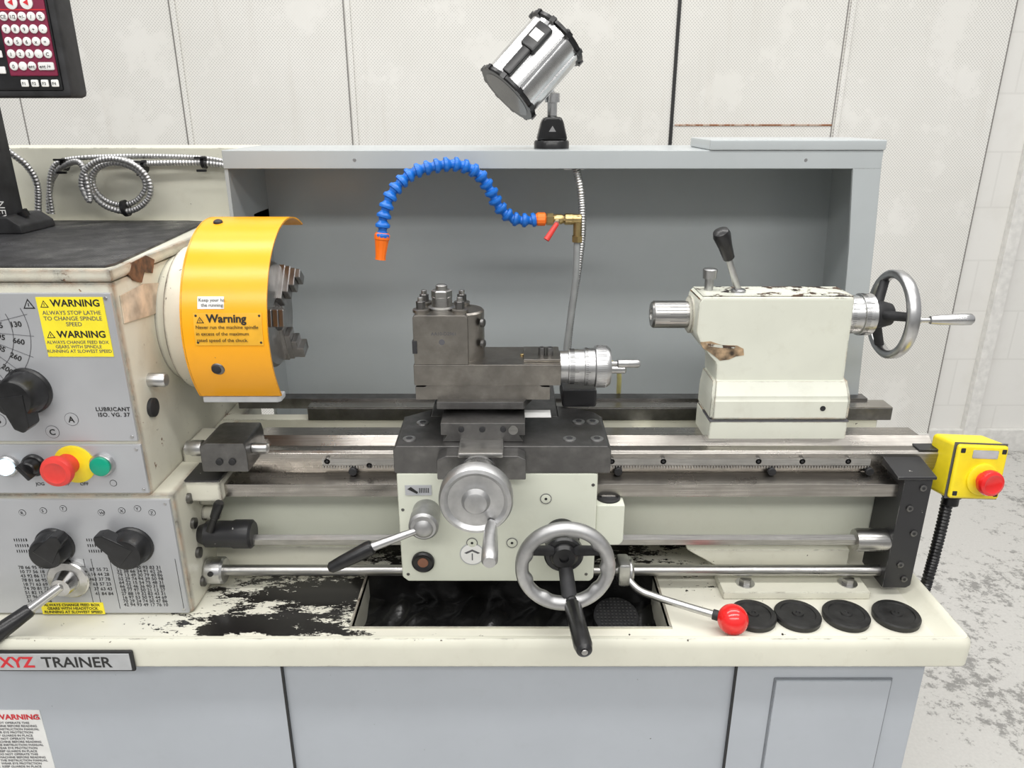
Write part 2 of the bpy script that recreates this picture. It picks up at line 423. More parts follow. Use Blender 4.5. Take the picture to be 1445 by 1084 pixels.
def headstock():
    P=lathe
    box('headstock_upper_casting',-1120,-600,1102,1650,900,1262,HEADP,6,P)
    box('headstock_top_cover',-1120,-598,1098,1655,1262,1281,HEADP,5,P)
    box('feed_gearbox_casting',-1120,-564,1102,1560,665,903,HEADP,7,P)
    box('upper_control_panel',-1000,-604,1097,1103,1002,1246,SILVER,2,P)
    box('button_panel',-1000,-601,1096.5,1103,908,996,SILVER,2,P)
    box('lower_control_panel',-1000,-570,1096,1103,670,896,SILVER,2,P)
    for x,z in ((-612,1238),(-612,1010),(-609,988),(-609,915),(-578,888),(-578,678)):
        rev('panel_screw',(x,1097,z),(0,-1,0),[(0,3),(1.5,2.5)],CHROME,P,12)
    F=1096.6
    box('warning_label',-717,-616,1096,1097.4,1146,1240,YLAB,0,P)
    for zz in (1226,1176):
        tri('warning_triangle',-706,1095.8,zz-2 if zz>1200 else zz,13,P)
    text('warning_text_a','WARNING',-696,1095.8,1226,15,INK,P,bold=0.35,sx=1.02)
    text('warning_text_b','ALWAYS STOP LATHE\nTO CHANGE SPINDLE\nSPEED',-667,1095.8,1213,9,INKG,P,align='CENTER')
    text('warning_text_c','WARNING',-696,1095.8,1177,15,INK,P,bold=0.35,sx=1.02)
    text('warning_text_d','ALWAYS CHANGE FEED BOX\nGEARS WITH SPINDLE\nRUNNING AT SLOWEST SPEED',-667,1095.8,1167,7.2,INKG,P,align='CENTER')
    tri('panel_triangle',-730,1096.6,1222,18,P,SILVER)
    def knob(nm,x,z,r,ang,ln,h=34):
        rev(nm,(x,1097,z),(0,-1,0),[(0,r*1.08),(4,r*1.08),(6,r),(h-6,r*0.9),(h-1,r*0.82),(h,r*0.7)],BLK,P,40)
        M=Matrix.Translation(Vector((x,0,z))*S)@Matrix.Rotation(math.radians(ang),4,'Y')
        prism(nm+'_pointer',[(-r*0.62,-r*0.2),(-r*0.35,r+ln*0.6),(0,r+ln),(r*0.35,r+ln*0.6),(r*0.62,-r*0.2)],'y',1097-h*1.05,1097-h*0.35,BLK,3,P,M)
    knob('spindle_speed_knob',-761,1090,35,172,20,44)
    knob('speed_range_knob',-832,1188,28,40,12,36)
    knob('feed_selector_knob',-777,809,31,40,16)
    knob('thread_selector_knob',-645,809,33,-50,24)
    for t,x,z in (('B',-824,1034),('C',-743,1014),('A',-708,1036)):
        text('range_letter',t,x,F,z,14,INK,P,bold=0.3)
        rev('range_letter_ring',(x+5,F,z+5),(0,-1,0),[(0,11),(0.2,11)],INKG,P,28); rev('range_letter_field',(x+5,F-0.1,z+5),(0,-1,0),[(0,10.4),(0.2,10.4)],SILVER,P,28)
        text('range_letter_face',t,x,F-0.5,z,14,INK,P,bold=0.3)
    text('lubricant_text','LUBRICANT\nISO. VG. 37',-634,F,1055,9.5,INK,P,align='CENTER',spacing=1.1,bold=0.15)
    # dial chart: numbers fanned on arcs (each one turned to its own angle)
    cx,cz=-838,1188
    for rr,nums in ((56,('35','95','905','105','610')),(82,('130','660','260','200','1320'))):
        for i,s in enumerate(nums):
            a=math.radians(4-i*19)
            o=text('speed_number',s,cx+rr*math.cos(a),F,cz+rr*math.sin(a),12,INK,P,align='CENTER',bold=0.2)
            o.rotation_euler=(math.radians(90),-a*0.8,0)
    bm=bmesh.new()
    for i in range(120):
        a=math.radians(20-i)
        for rr in (48,74,100):
            addbox(bm,rr,rr+0.7,F-0.2,F,-0.9,0.9,Matrix.Translation(Vector((cx,0,cz))*S)@Matrix.Rotation(-a,4,'Y'))
    for i in range(7):
        a=math.radians(14-i*19)
        addbox(bm,48,106,F-0.2,F,-0.3,0.3,Matrix.Translation(Vector((cx,0,cz))*S)@Matrix.Rotation(-a,4,'Y'))
    finish(bm,'speed_dial_lines',INKG,P)
    rev('pilot_lamp_ring',(-822,1097,960),(0,-1,0),[(0,18),(6,18),(8,16)],CHROME,P)
    rev('pilot_lamp',(-822,1090,960),(0,-1,0),[(0,14),(6,13),(9,9),(10,0)],WLAMP,P)
    rev('selector_ring',(-779,1097,961),(0,-1,0),[(0,19),(6,19),(8,17)],BLK,P)
    rev('selector_knob',(-779,1090,961),(0,-1,0),[(0,15),(14,13),(16,11)],BLK,P)
    Ms=Matrix.Translation(Vector((-779,1074,961))*S)@Matrix.Rotation(math.radians(-35),4,'Y')
    box('selector_grip',-4,4,-10,8,-15,15,BLK,2,P,Ms)
    rev('estop_collar',(-713,1097,962),(0,-1,0),[(0,33),(3,33),(4,31)],YPL,P)
    rev('estop_button_stem',(-722,1096,964),(0,-1,0),[(0,18),(26,18)],REDB,P)
    rev('estop_button',(-724,1074,964),(0,-1,0),[(0,20),(3,25),(9,26),(14,24),(16,18),(14,14),(14,0)],REDB,P)
    rev('start_button_ring',(-667,1097,962),(0,-1,0),[(0,20),(6,20),(9,18)],CHROME,P)
    rev('start_button',(-667,1090,962),(0,-1,0),[(0,16),(6,16),(7,14)],GREEN,P)
    for x,t in ((-779,'JOG'),(-742,'STOP'),(-706,'OFF')): text('button_caption',t,x-6,F-0.5,923,8,INK,P)
    rev('coolant_symbol',(-657,F,927),(0,-1,0),[(0,6),(0.2,6)],INK,P,20); rev('coolant_symbol_in',(-657,F-0.3,927),(0,-1,0),[(0,5),(0.2,5)],SILVER,P,20)
    def chart(x0,z0,cols,rows,dz,sz):
        s='\n'.join(' '.join('%02d'%random.randint(10,99) for _ in range(cols)) for _ in range(rows))
        text('gear_chart',s,x0,1095.6,z0,sz,INK,P,ls=dz)
    chart(-682,762,7,11,0.85,9); chart(-850,762,4,9,0.95,9); chart(-728,758,3,6,1.1,9)
    for x in (-690,-735,-722,-578): box('chart_rule',x,x+0.6,1095.5,1096,680,782,INK,0,P)
    for i,(x,t) in enumerate(((-822,'R'),(-786,'S'),(-752,'T'),(-690,'W'),(-655,'X'),(-628,'Y'),(-605,'Z'))):
        rev('chart_circle',(x+3,1095.9,872+ (i%3)*4),(0,-1,0),[(0,6),(0.2,6)],INK,P,20)
        rev('chart_circle_in',(x+3,1095.6,872+(i%3)*4),(0,-1,0),[(0,5.2),(0.2,5.2)],SILVER,P,20)
        text('chart_letter',t,x,1095.2,869+(i%3)*4,8,INK,P)
    for z in (795,806,817):
        for x in (-845,-722):
            box('thread_symbol',x,x+22,1095.5,1096,z,z+5,INK,0,P)
            for q in range(5): box('thread_symbol_gap',x+2+q*4,x+4+q*4,1095.2,1096,z-1,z+6,SILVER,0,P)
    rev('feed_lever_hub',(-764,1096,745),(0,-1,0),[(0,36),(8,36),(10,34),(12,22),(26,18),(32,16)],BRIGHT,P)
    cyl('feed_lever_rod',(-764,1068,747),(-812,1035,717),8,BRIGHT,P,r1=9)
    rev('feed_lever_grip',(-804,1040,721),(-0.62,-0.55,-0.35),[(0,10),(4,12),(40,14),(68,15),(76,12),(80,0)],BLK,P,24)
    box('yellow_caution_label',-828,-718,1095.4,1096.6,669,693,YLAB,0,P)
    text('yellow_caution_text','ALWAYS CHANGE FEED BOX\nGEARS WITH HEADSTOCK\nRUNNING AT SLOWEST SPEED',-773,1095,686,7.4,INK,P,align='CENTER',bold=0.1)
    rev('spindle_nose_flange',(-600,1320,1150),(1,0,0),[(0,112),(20,112),(22,128),(31,130),(56,128),(64,124)],CREAMC,P,64)
    rev('side_oil_plug',(-600,1160,1085),(1,0,0),[(0,12),(25,12),(28,10)],CHROME,P)
    rev('side_bolt_a',(-600,1150,1040),(1,0,0),[(0,16),(6,16),(8,12)],BLKM,P)
    for z in (870,820,760,700): rev('gearbox_side_bolt',(-564,1150,z),(1,0,0),[(0,10),(6,10),(7,7)],STEELD,P,16)
    TAPE=plain('clear_tape',(0.62,0.50,0.38),0.2,var=0.25,scale=30); RUSTY=plain('bare_rusty_casting',(0.16,0.07,0.03),0.6,var=0.5,scale=50)
    prism('peeling_tape',[(1112,1195),(1250,1180),(1254,1228),(1190,1240),(1114,1238)],'x',-599.6,-597.6,TAPE,0,P)
    prism('bare_casting_patch',[(1150,1262.5),(1165,1279),(1215,1281.5),(1240,1270),(1226,1250),(1200,1258),(1185,1243),(1160,1252)],'x',-599.9,-597.4,RUSTY,0,P)
    box('rear_cover_box',-1120,-560,1630,1760,1270,1433,CREAM,4,P)
headstock()

def splash():
    P=lathe
    prism('splash_back_panel',[(-548,640),(-548,1420),(-548,1431),(704,1431),(752,640)],'y',1700,1706,GREY,0,P)
    box('splash_left_side',-552,-545,1482,1706,1281,1433,GREY,0,P)
    box('splash_left_side_lower',-552,-545,1600,1706,640,1300,GREY,0,P)
    box('splash_top_shelf',-552,706,1480,1720,1429,1434,GREY,1.5,P)
    box('splash_top_flange',-552,706,1478,1484,1400,1434,GREY,2,P)
    prism('splash_right_flange',[(652,1400.5),(706,1400.5),(716,1270),(752,660),(706,660),(668,1250)],'y',1478,1484,GREY,0.5,P)
    bm=bmesh.new()
    q=[(706,1482,1432),(706,1706,1432),(752,1706,660),(752,1482,660)]
    A=[bm.verts.new(Vector(p)*S) for p in q]; B=[bm.verts.new(Vector((p[0]-4,p[1],p[2]))*S) for p in q]
    bm.faces.new(A); bm.faces.new(B[::-1])
    for i in range(4): bm.faces.new((A[i],A[(i+1)%4],B[(i+1)%4],B[i]))
    finish(bm,'splash_right_side',GREY,P)
    box('splash_top_raised_cap',374,708,1474,1640,1434,1453,GREY,3,P)
    for x in (-300,560): rev('splash_rivet',(x,1479,1416),(0,-1,0),[(0,4),(1.5,3)],CHROME,P,12)
splash()

def bed():
    P=lathe
    X0,X1=-598,766
    prism('bed_front_way',[(1207,900),(1207,928),(1213,932),(1232,932),(1252,945),(1272,932),(1322,930),(1322,880),(1215,880)],'x',-475,X1,STEELR,1,P)
    prism('bed_front_way_left',[(1225,880),(1225,930),(1320,930),(1320,880)],'x',X0,-475,CREAMC,2,P)
    prism('bed_rear_way',[(1415,905),(1415,932),(1462,932),(1462,905)],'x',-420,X1+15,STEELD,2,P)
    box('bed_rear_way_top',-420,X1+15,1417,1460,931.5,933,STEELR,0,P)
    box('bed_rear_gap_rail',-575,X1-20,1455,1485,915,938,STEELD,1,P)
    box('bed_inner_web_front',X0,X1-20,1318,1335,690,915,CREAM,2,P)
    box('bed_inner_web_rear',X0,X1-10,1420,1450,690,905,CREAM,2,P)
    box('bed_front_face',X0,X1-40,1238,1262,722,885,CREAM2,4,P)
    for x in (-560,-150,250,640): box('bed_cross_rib',x,x+40,1262,1430,760,890,CREAM,3,P)
    bm=bmesh.new(); x=-339
    addbox(bm,-339,640,1200,1208,908,921)
    while x<638:
        addbox(bm,x,x+2.6,1200,1208,902,909); x+=5
    finish(bm,'feed_rack',STEEL,P)
    for x in (-330,-255,178,270,440,518,600):
        hexb('rack_screw',(x,1207,908 if int(x)%2 else 916),(0,-1,0),6,7,STEELD,P)
    for x in (-285,190,465,640): hexb('rail_screw',(x,1202,897),(0,-1,0),7.5,7,BLKM,P)
    box('bed_apron_rail',-517,708,1165,1212,864,889,STEELR,1.5,P)
    box('bed_foot_right_pad',385,654,1142,1290,665,681,CREAM,3,P)
    for x in (432,622):
        rev('foot_bolt_washer',(x,1170,681),(0,0,1),[(0,17),(2,17)],CHROME,P); rev('foot_bolt',(x,1170,683),(0,0,1),[(0,11),(9,11),(10,9)],STEEL,P,6)
    prism('bed_right_pedestal',[(400,681),(640,681),(640,724),(330,724)],'y',1215,1440,CREAM,3,P)
    prism('bed_left_pedestal',[(-590,665),(-330,665),(-280,724),(-590,724)],'y',1225,1440,CREAM,3,P)
    rev('feed_shaft_hex',(-475,1170,774),(1,0,0),[(0,10.5),(1110,10.5)],STEEL,P,6,20)
    cyl('control_rod',(-560,1172,708),(680,1172,708),10,STEEL,P,ch=1)
    prism('end_bearing_bracket',[(678,906),(728,906),(728,690),(720,684),(676,684)],'y',1150,1235,BLKP,3,P)
    prism('end_bracket_top',[(1147,906),(1147,912),(1205,922),(1240,922),(1240,906)],'x',664,732,BLKP,2,P)
    for z,x in ((890,712),(850,696),(800,712),(735,700),(705,712)): hexb('bracket_bolt',(x,1150,z),(0,-1,0),6,3,STEELD,P)
    rev('shaft_coupling',(618,1170,774),(1,0,0),[(0,12),(2,19),(8,21),(56,21),(62,19)],STEEL,P)
    box('left_bracket_plate',-592,-505,1150,1230,862,900,CREAMC,4,P)
    box('left_bracket_black_pad',-590,-507,1152,1225,899,902,BLKP,1,P)
    rev('clutch_bearing',(-564,1170,786),(1,0,0),[(0,16),(10,20),(14,24),(60,24),(64,26),(94,26),(98,22)],BLKP,P)
    rev('clutch_lever',(-535,1150,805),(0.45,-0.1,1),[(0,7),(30,6),(32,8),(62,9),(66,7)],BLK,P,20)
    rev('control_rod_collar',(-562,1172,708),(1,0,0),[(0,22),(4,25),(30,25),(34,22)],CHROME,P)
    rev('collar_screw',(-546,1149,716),(0,-1,0),[(0,5),(3,5)],BLKM,P,12)
    for z in (845,812): rev('gearbox_boss',(-564,1200,z),(1,0,0),[(0,14),(24,14),(28,11)],CREAMC,P,24)
    prism('carriage_stop_block',[(-532,920),(-532,968),(-520,974),(-455,974),(-452,960),(-452,920)],'y',1150,1245,STEELD,3,P)
    rev('carriage_stop_micrometer',(-532,1180,952),(-1,0,0),[(0,9),(6,9),(6,14),(24,14),(28,12),(34,12),(36,9)],CHROME,P)
    cyl('carriage_stop_pin',(-452,1180,952),(-425,1180,952),9,CHROME,P)
    for x in (-500,-478): hexb('stop_block_screw',(x,1150,940),(0,-1,0),6,3,BLKM,P)
bed()

def chuck():
    P=lathe
    rev('chuck_body',(-545,1320,1155),(1,0,0),[(0,92),(4,96),(60,96),(62,92),(66,92),(68,96),(112,96),(118,91),(118,30),(100,28),(100,0)],STEELC,P,64)
    for j in range(3):
        a=math.radians(80+120*j)
        bm=bmesh.new()
        M=Matrix.Translation(Vector((-428,1320,1155))*S)@Matrix.Rotation(a,4,'X')
        for (x0,x1,r0,r1) in ((-4,8,24,95),(8,18,38,92),(18,28,52,88),(28,37,68,86)):
            addbox(bm,x0,x1,-15,15,r0,r1,M)
        bmesh.ops.bevel(bm,geom=list(bm.edges),offset=0.0012,segments=1,affect='EDGES')
        finish(bm,'chuck_jaw',STEELC,P)
    R=176; bm=bmesh.new(); A=[]; n=40
    for s in range(n+1):
        ph=math.radians(-36+(155+0)*s/n)
        row=[]
        for x,rr in ((-527,R),(-390,R),(-390,R-3),(-527,R-3)):
            row.append(bm.verts.new(Vector((x,1320-rr*math.cos(ph),1153+rr*math.sin(ph)))*S))
        A.append(row)
    for a,b in zip(A,A[1:]):
        for i in range(4): bm.faces.new((a[i],a[(i+1)%4],b[(i+1)%4],b[i]))
    bm.faces.new(A[0]); bm.faces.new(A[-1][::-1])
    finish(bm,'chuck_guard_shell',YEL,P,50)
    bm=bmesh.new(); A=[]
    for s in range(n+1):
        ph=math.radians(-36+155*s/n)
        A.append([bm.verts.new(Vector((x,1320-rr*math.cos(ph),1153+rr*math.sin(ph)))*S) for x,rr in ((-529,R),(-529,118),(-526,118),(-526,R))])
    for a,b in zip(A,A[1:]):
        for i in range(4): bm.faces.new((a[i],a[(i+1)%4],b[(i+1)%4],b[i]))
    bm.faces.new(A[0]); bm.faces.new(A[-1][::-1])
    finish(bm,'chuck_guard_side',YEL,P,50)
    prism('chuck_guard_bottom_edge',[(-524,1176),(-398,1176),(-392,1181),(-392,1206),(-524,1206)],'z',1038,1049,PADG,2.5,P)
    def onshell(nm,x0,x1,ph0,ph1,mat,h=1.0):
        bm=bmesh.new(); A=[]
        for s in range(9):
            ph=math.radians(ph0+(ph1-ph0)*s/8)
            A.append([bm.verts.new(Vector((x,1320-rr*math.cos(ph),1153+rr*math.sin(ph)))*S) for x,rr in ((x0,R),(x0,R+h),(x1,R+h),(x1,R))])
        for a,b in zip(A,A[1:]):
            for i in range(4): bm.faces.new((a[i],a[(i+1)%4],b[(i+1)%4],b[i]))
        bm.faces.new(A[0]); bm.faces.new(A[-1][::-1])
        finish(bm,nm,mat,P,50)
    onshell('guard_plate',-507,-398,-1,16,AMB,1.2)
    onshell('guard_label',-500,-458,18,24.5,WLAB,0.8)
    def gt(nm,t,x,ph,size,mat,align='LEFT',bold=0,h=2):
        p=math.radians(ph); text(nm,t,x,1320-(R+h)*math.cos(p),1153+(R+h)*math.sin(p),size,mat,P,align,rot=(90-ph,0,0),bold=bold,ext=0.1)
    gt('guard_title','Warning',-486,11.2,18,INK,bold=0.5)
    tri('guard_triangle',-496,1320-(R+2.2)*0.98,1186,12,P,AMB)
    for i,(t,ph) in enumerate((('Never run the machine spindle',7.8),('in excess of the maximum',4.4),('rated speed of the chuck.',1.0))):
        gt('guard_text',t,-504,ph,8.0,INK,h=2.4)
    gt('guard_label_text_a','Keep your ha',-498,21.8,7.6,INK); gt('guard_label_text_b','the running',-494,19.2,7.6,INK)
    def rad(nm,x,ph,r,h,mat):
        p=math.radians(ph); d=(0,-math.cos(p),math.sin(p)); rev(nm,(x,1320-R*math.cos(p),1153+R*math.sin(p)),d,[(0,r),(h*0.6,r*0.9),(h,r*0.5),(h,0)],mat,P,20)
    rad('guard_screw_top',-500,78,8,5,BLKM); rad('guard_screw_low',-482,-15,8.5,5,BLKM)
    rad('guard_screw_low_washer',-480,-15,11,2,STEELD)
    for x,ph in ((-503,14.5),(-402,14.5),(-503,0.5),(-402,0.5)): rad('guard_plate_rivet',x,ph,2.2,2,INK)
chuck()

def carriage():
    P=lathe
    prism('saddle_front',[(-199,928),(-199,972),(-194,978),(160,978),(166,972),(166,928)],'y',1130,1262,STEELD,2,P)
    box('saddle_bridge',-150,85,1262,1500,938,978,STEELD,4,P)
    prism('saddle_left_wing_rear',[(-199,1262),(-150,1262),(-150,1300)],'z',940,976,STEELD,1,P)
    prism('saddle_right_wing_rear',[(85,1262),(166,1262),(150,1290),(85,1320)],'z',940,976,STEELD,1,P)
    prism('cross_slide_front_boss',[(-123,932),(-123,968),(-108,975),(10,975),(23,968),(23,932)],'y',1098,1140,STEELD,2,P)
    prism('cross_slide',[(-118,978),(-110,990),(-120,990),(-120,1012),(22,1012),(22,990),(12,990),(20,978)],'y',1148,1470,STEELD,1.5,P)
    box('screw_end_plate',-88,-14,1090,1150,975,984,STEEL,3,P)
    for x in (-85,-50,-15): hexb('gib_screw',(x,1148,1001),(0,-1,0),5,2,BLKM,P)
    rev('gib_adjuster',(2,1148,1000),(0,-1,0),[(0,8),(2,8)],STEEL,P)
    for x,y in ((-175,1160),(98,1160),(145,1160),(-160,1230),(120,1235),(145,1235)):
        rev('saddle_bolt',(x,y,978),(0,0,1),[(0,11),(1.5,11),(2,9)],CHROME,P); rev('saddle_bolt_socket',(x,y,980),(0,0,1),[(0,6),(0.3,6)],BLKM,P,6)
    rev('compound_swivel',(-52,1290,1012),(0,0,1),[(0,78),(8,78),(10,84),(20,84)],STEELD,P,48)
    prism('swivel_plate',[(-130,1190),(20,1190),(35,1230),(35,1360),(-130,1360)],'z',1020,1034,STEELD,2,P)
    prism('compound_base',[(-167,1032),(-167,1056),(-150,1056),(-145,1062),(45,1062),(52,1056),(66,1056),(66,1032)],'y',1205,1300,STEELM,1.5,P)
    box('compound_slide',-168,84,1200,1305,1060,1098,STEELM,2,P)
    box('compound_slide_raised_end',20,84,1215,1290,1098,1103,STEELM,1.5,P)
    rev('oil_nipple',(18,1250,1098),(0,0,1),[(0,4),(3,4),(4,2)],BRASS,P,16)
    for x in (52,66): hexb('slide_screw',(x,1240,1103),(0,0,1),6,14,STEELD,P)
    prism('tool_post_block',[(-166,1098),(-166,1180),(-162,1184),(-78,1184),(-74,1180),(-74,1098)],'y',1200,1292,STEELM,1.5,P)
    rev('tool_post_round_nose',(-84,1250,1098),(0,0,1),[(0,36),(82,36),(85,33)],STEELM,P,40)
    box('tool_post_slot',-168,-160,1198,1294,1118,1140,BLKM,0.5,P)
    text('tool_post_stamp','AA10-D2961',-136,1199.6,1150,8,INKG,P)
    rev('tool_post_logo',(-118,1200,1138),(0,-1,0),[(0,5),(0.3,5)],INKG,P,20)
    rev('tool_post_collar',(-120,1246,1184),(0,0,1),[(0,24),(4,24),(6,18),(22,17),(24,14),(30,14),(32,0)],STEEL,P,32)
    rev('tool_post_nut',(-120,1246,1204),(0,0,1),[(0,18),(12,18),(14,15)],STEEL,P,6,20)
    rev('tool_post_nut_top',(-120,1246,1218),(0,0,1),[(0,10),(7,10),(9,7)],STEEL,P,24)
    for x,y in ((-154,1225),(-88,1225),(-154,1278),(-88,1278)):
        rev('tool_screw_collar',(x,y,1184),(0,0,1),[(0,14),(5,14),(6,11)],STEELM,P,24)
        rev('tool_screw',(x,y,1190),(0,0,1),[(0,8),(12,8),(13,6)],STEELD,P,6,20)
        rev('tool_screw_top',(x,y,1203),(0,0,1),[(0,5),(6,5),(7,3)],STEEL,P,16)
    for z in (1165,1128): rev('tool_post_side_bolt',(-52,1225,z),(1,-0.4,0),[(0,7),(5,7),(6,5)],STEELD,P,16)
    ax=(84,1245,1080)
    rev('compound_dial',ax,(1,0,0),[(0,28),(14,28),(15,31),(42,31),(43,33),(60,33),(62,37),(82,37),(88,33),(90,20)],CHROME,P,48)
    ticks('compound_dial_marks',ax,(1,0,0),31,17,32,80,0.6,INK,P,10); ticks('compound_sleeve_marks',ax,(1,0,0),33,44,52,60,0.6,INK,P,5)
    ticks('compound_knurl',ax,(1,0,0),37,64,80,60,1.6,CHROME,P,1,0.7)
    rev('compound_crank_pin',(170,1225,1092),(1,0,0),[(0,4),(12,4),(14,7),(48,7.5),(52,5)],CHROME,P,20)
    rev('compound_crank_pin_b',(170,1262,1068),(1,0,0),[(0,4),(6,4),(8,7),(32,7),(34,5)],CHROME,P,20)
    box('swarf_dark_plate',-172,-130,1330,1420,1000,1040,BLKM,3,P)
    box('way_wiper_block',95,160,1310,1400,975,1012,BLKP,5,P)
    box('clear_wiper_plate',22,68,1200,1230,1001,1003,WLAB,0,P)
    sweep('coolant_return_tube',[(110,1420,1040),(150,1400,1046),(185,1420,1036),(220,1460,1000),(230,1500,930)],5,YHOSE,P)
    prism('apron_body',[(-196,928),(-196,722),(-186,712),(140,712),(146,720),(146,928)],'y',1130,1160,CREAM2,4,P)
    box('apron_box',-190,142,1158,1225,760,928,CREAM2,3,P)
    prism('apron_right_boss',[(146,862),(196,862),(196,790),(190,782),(146,782)],'y',1138,1200,CREAM2,3,P)
    rev('oil_filler_cap',(170,1165,862),(0,0,1),[(0,21),(3,21),(4,18),(2,16),(2,0)],BLKM,P)
    box('oil_filler_slot',158,182,1163,1167,864,866,CHROME,0,P)
    box('apron_info_plate',-182,-137,1128.4,1130.5,887,906,SILVER,0,P)
    prism('apron_info_plate_mark',[(-178,899),(-172,903),(-160,893),(-162,890)],'y',1127.8,1128.6,INK,0,P)
    for q in range(6): box('apron_info_thread',-158+q*3,-156.6+q*3,1127.8,1128.6,892,901,INK,0,P)
    rev('sight_glass_ring',(-157,1130,755),(0,-1,0),[(0,20),(5,20),(7,17),(5,13),(5,0)],BLK,P)
    rev('sight_glass',(-157,1126,755),(0,-1,0),[(0,10),(2,9),(3,0)],plain('sight_amber',(0.22,0.09,0.05),0.3),P)
    for x,z in ((58,880),(0,793),(-70,793)):
        rev('apron_plug',(x,1130,z),(0,-1,0),[(0,9),(1.2,9),(1.5,8)],CREAM2,P,28); rev('apron_plug_ring',(x,1129.5,z),(0,-1,0),[(0,9.8),(0.8,9.8)],INKG,P,28); rev('apron_plug_socket',(x,1129,z),(0,-1,0),[(0,2.6),(0.9,2.6)],INK,P,6)
    for x,z in ((-188,858),(138,906),(-185,728),(132,728)): rev('apron_pin',(x,1130,z),(0,-1,0),[(0,3),(1,2.5)],STEELD,P,12)
    rev('apron_round_label',(-70,1129.5,770),(0,-1,0),[(0,22),(0.6,22)],PADG,P,36)
    rev('apron_round_label_in',(-70,1128.9,770),(0,-1,0),[(0,20),(0.3,20)],WLAB,P,36)
    prism('apron_round_label_arrow',[(-84,773),(-70,780),(-56,773),(-60,771),(-70,776),(-80,771)],'y',1128.2,1128.8,INKG,0,P)
    prism('apron_round_label_arrow_b',[(-71,758),(-69,758),(-69,772),(-71,772)],'y',1128.2,1128.8,INKG,0,P)
    o=(-55,1100,950)
    rev('crossfeed_sleeve',o,(0,-1,0),[(0,30),(10,30),(11,27),(20,27),(21,33),(44,36),(45,30),(52,26),(56,20),(86,20)],CHROME,P,48)
    ticks('crossfeed_marks',o,(0,-1,0),33.5,23,36,100,0.5,INK,P,10,0.8)
    rev('crossfeed_handwheel',(-55,1030,946),(0,-1,0),[(0,26),(2,40),(4,53),(9,57),(26,57),(31,54),(33,49),(31,46),(28,43),(28,30),(29,27),(30,22),(33,20),(38,17),(40,12),(40,0)],ALU,P,64)
    rev('crossfeed_handle',(-32,1000,910),(0.0,-1,-0.08),[(0,6),(6,6),(8,8),(20,10),(70,12),(92,12),(98,9),(100,0)],ALU,P,28)
    rev('feed_lever_boss',(-147,1130,855),(0,-1,0),[(0,24),(20,24),(24,25),(50,25),(54,21)],ALU,P)
    ball('feed_lever_ball',(-147,1085,852),20,ALU,P,(1,0.8,1))
    cyl('feed_lever_arm',(-160,1078,848),(-234,1056,829),6,CHROME,P,r1=8)
    rev('feed_lever_handle',(-228,1058,831),(-0.86,-0.13,-0.42),[(0,9),(3,12),(10,13),(60,11),(78,9.5),(82,6),(83,0)],BLK,P,28)
    c=Vector((86,1030,811)); n=96; R=73
    bm=bmesh.new(); rings=[]
    for i in range(n):
        a=2*math.pi*i/n; inner=3.5*max(0,math.cos(9*a))
        ring=[]
        for t,rr in ((-9,R+3),(-4,R+8),(4,R+8),(10,R+5),(13,R-2),(11,R-9),(6,R-13-inner),(0,R-14-inner),(-7,R-12-inner*0.6),(-12,R-3)):
            ring.append(bm.verts.new(Vector((c.x+rr*math.cos(a),c.y-t,c.z+rr*math.sin(a)))*S))
        rings.append(ring)
    m=10
    for i in range(n):
        a=rings[i]; b=rings[(i+1)%n]
        for k in range(m): bm.faces.new((a[k],a[(k+1)%m],b[(k+1)%m],b[k]))
    finish(bm,'apron_handwheel_rim',ALU,P,60)
    rev('apron_handwheel_hub',(86,1130,811),(0,-1,0),[(0,30),(20,30),(22,27),(50,27),(56,33),(66,33),(70,30),(70,24),(74,23),(78,18),(78,8),(74,7),(74,0)],BLK,P,40)
    for a in (25,155,278):
        ar=math.radians(a); d=Vector((math.cos(ar),0,math.sin(ar)))
        p0=Vector((86,1062,811))+d*22; p1=Vector((86,1034,811))+d*64
        cyl('apron_handwheel_spoke',p0,p1,9 if a<200 else 12,BLKM,P,r1=8 if a<200 else 13)
    rev('apron_handwheel_handle',(97,1032,748),(0.08,-1,0.02),[(0,10),(10,10),(12,8),(16,8),(18,12),(24,14),(80,14),(118,14.5),(130,12),(134,7),(134,0)],BLK,P,28)
    rev('handle_end_cap',(107.5,897,751),(0.08,-1,0.02),[(0,5),(1,4)],STEEL,P,16)
    rev('start_lever_collar',(196,1172,708),(1,0,0),[(0,22),(3,26),(22,26),(26,22)],CHROME,P)
    box('start_lever_block',190,212,1130,1172,700,745,CHROME,5,P)
    sweep('start_lever_rod',[(206,1150,712),(225,1125,700),(255,1108,696),(310,1080,694),(352,1058,694)],6.5,CHROME,P)
    ball('start_lever_knob',(374,1048,694),26,RED,P)
    rev('start_lever_knob_neck',(344,1062,694),(0.85,-0.45,0),[(0,9),(12,9)],BLKM,P)
carriage()

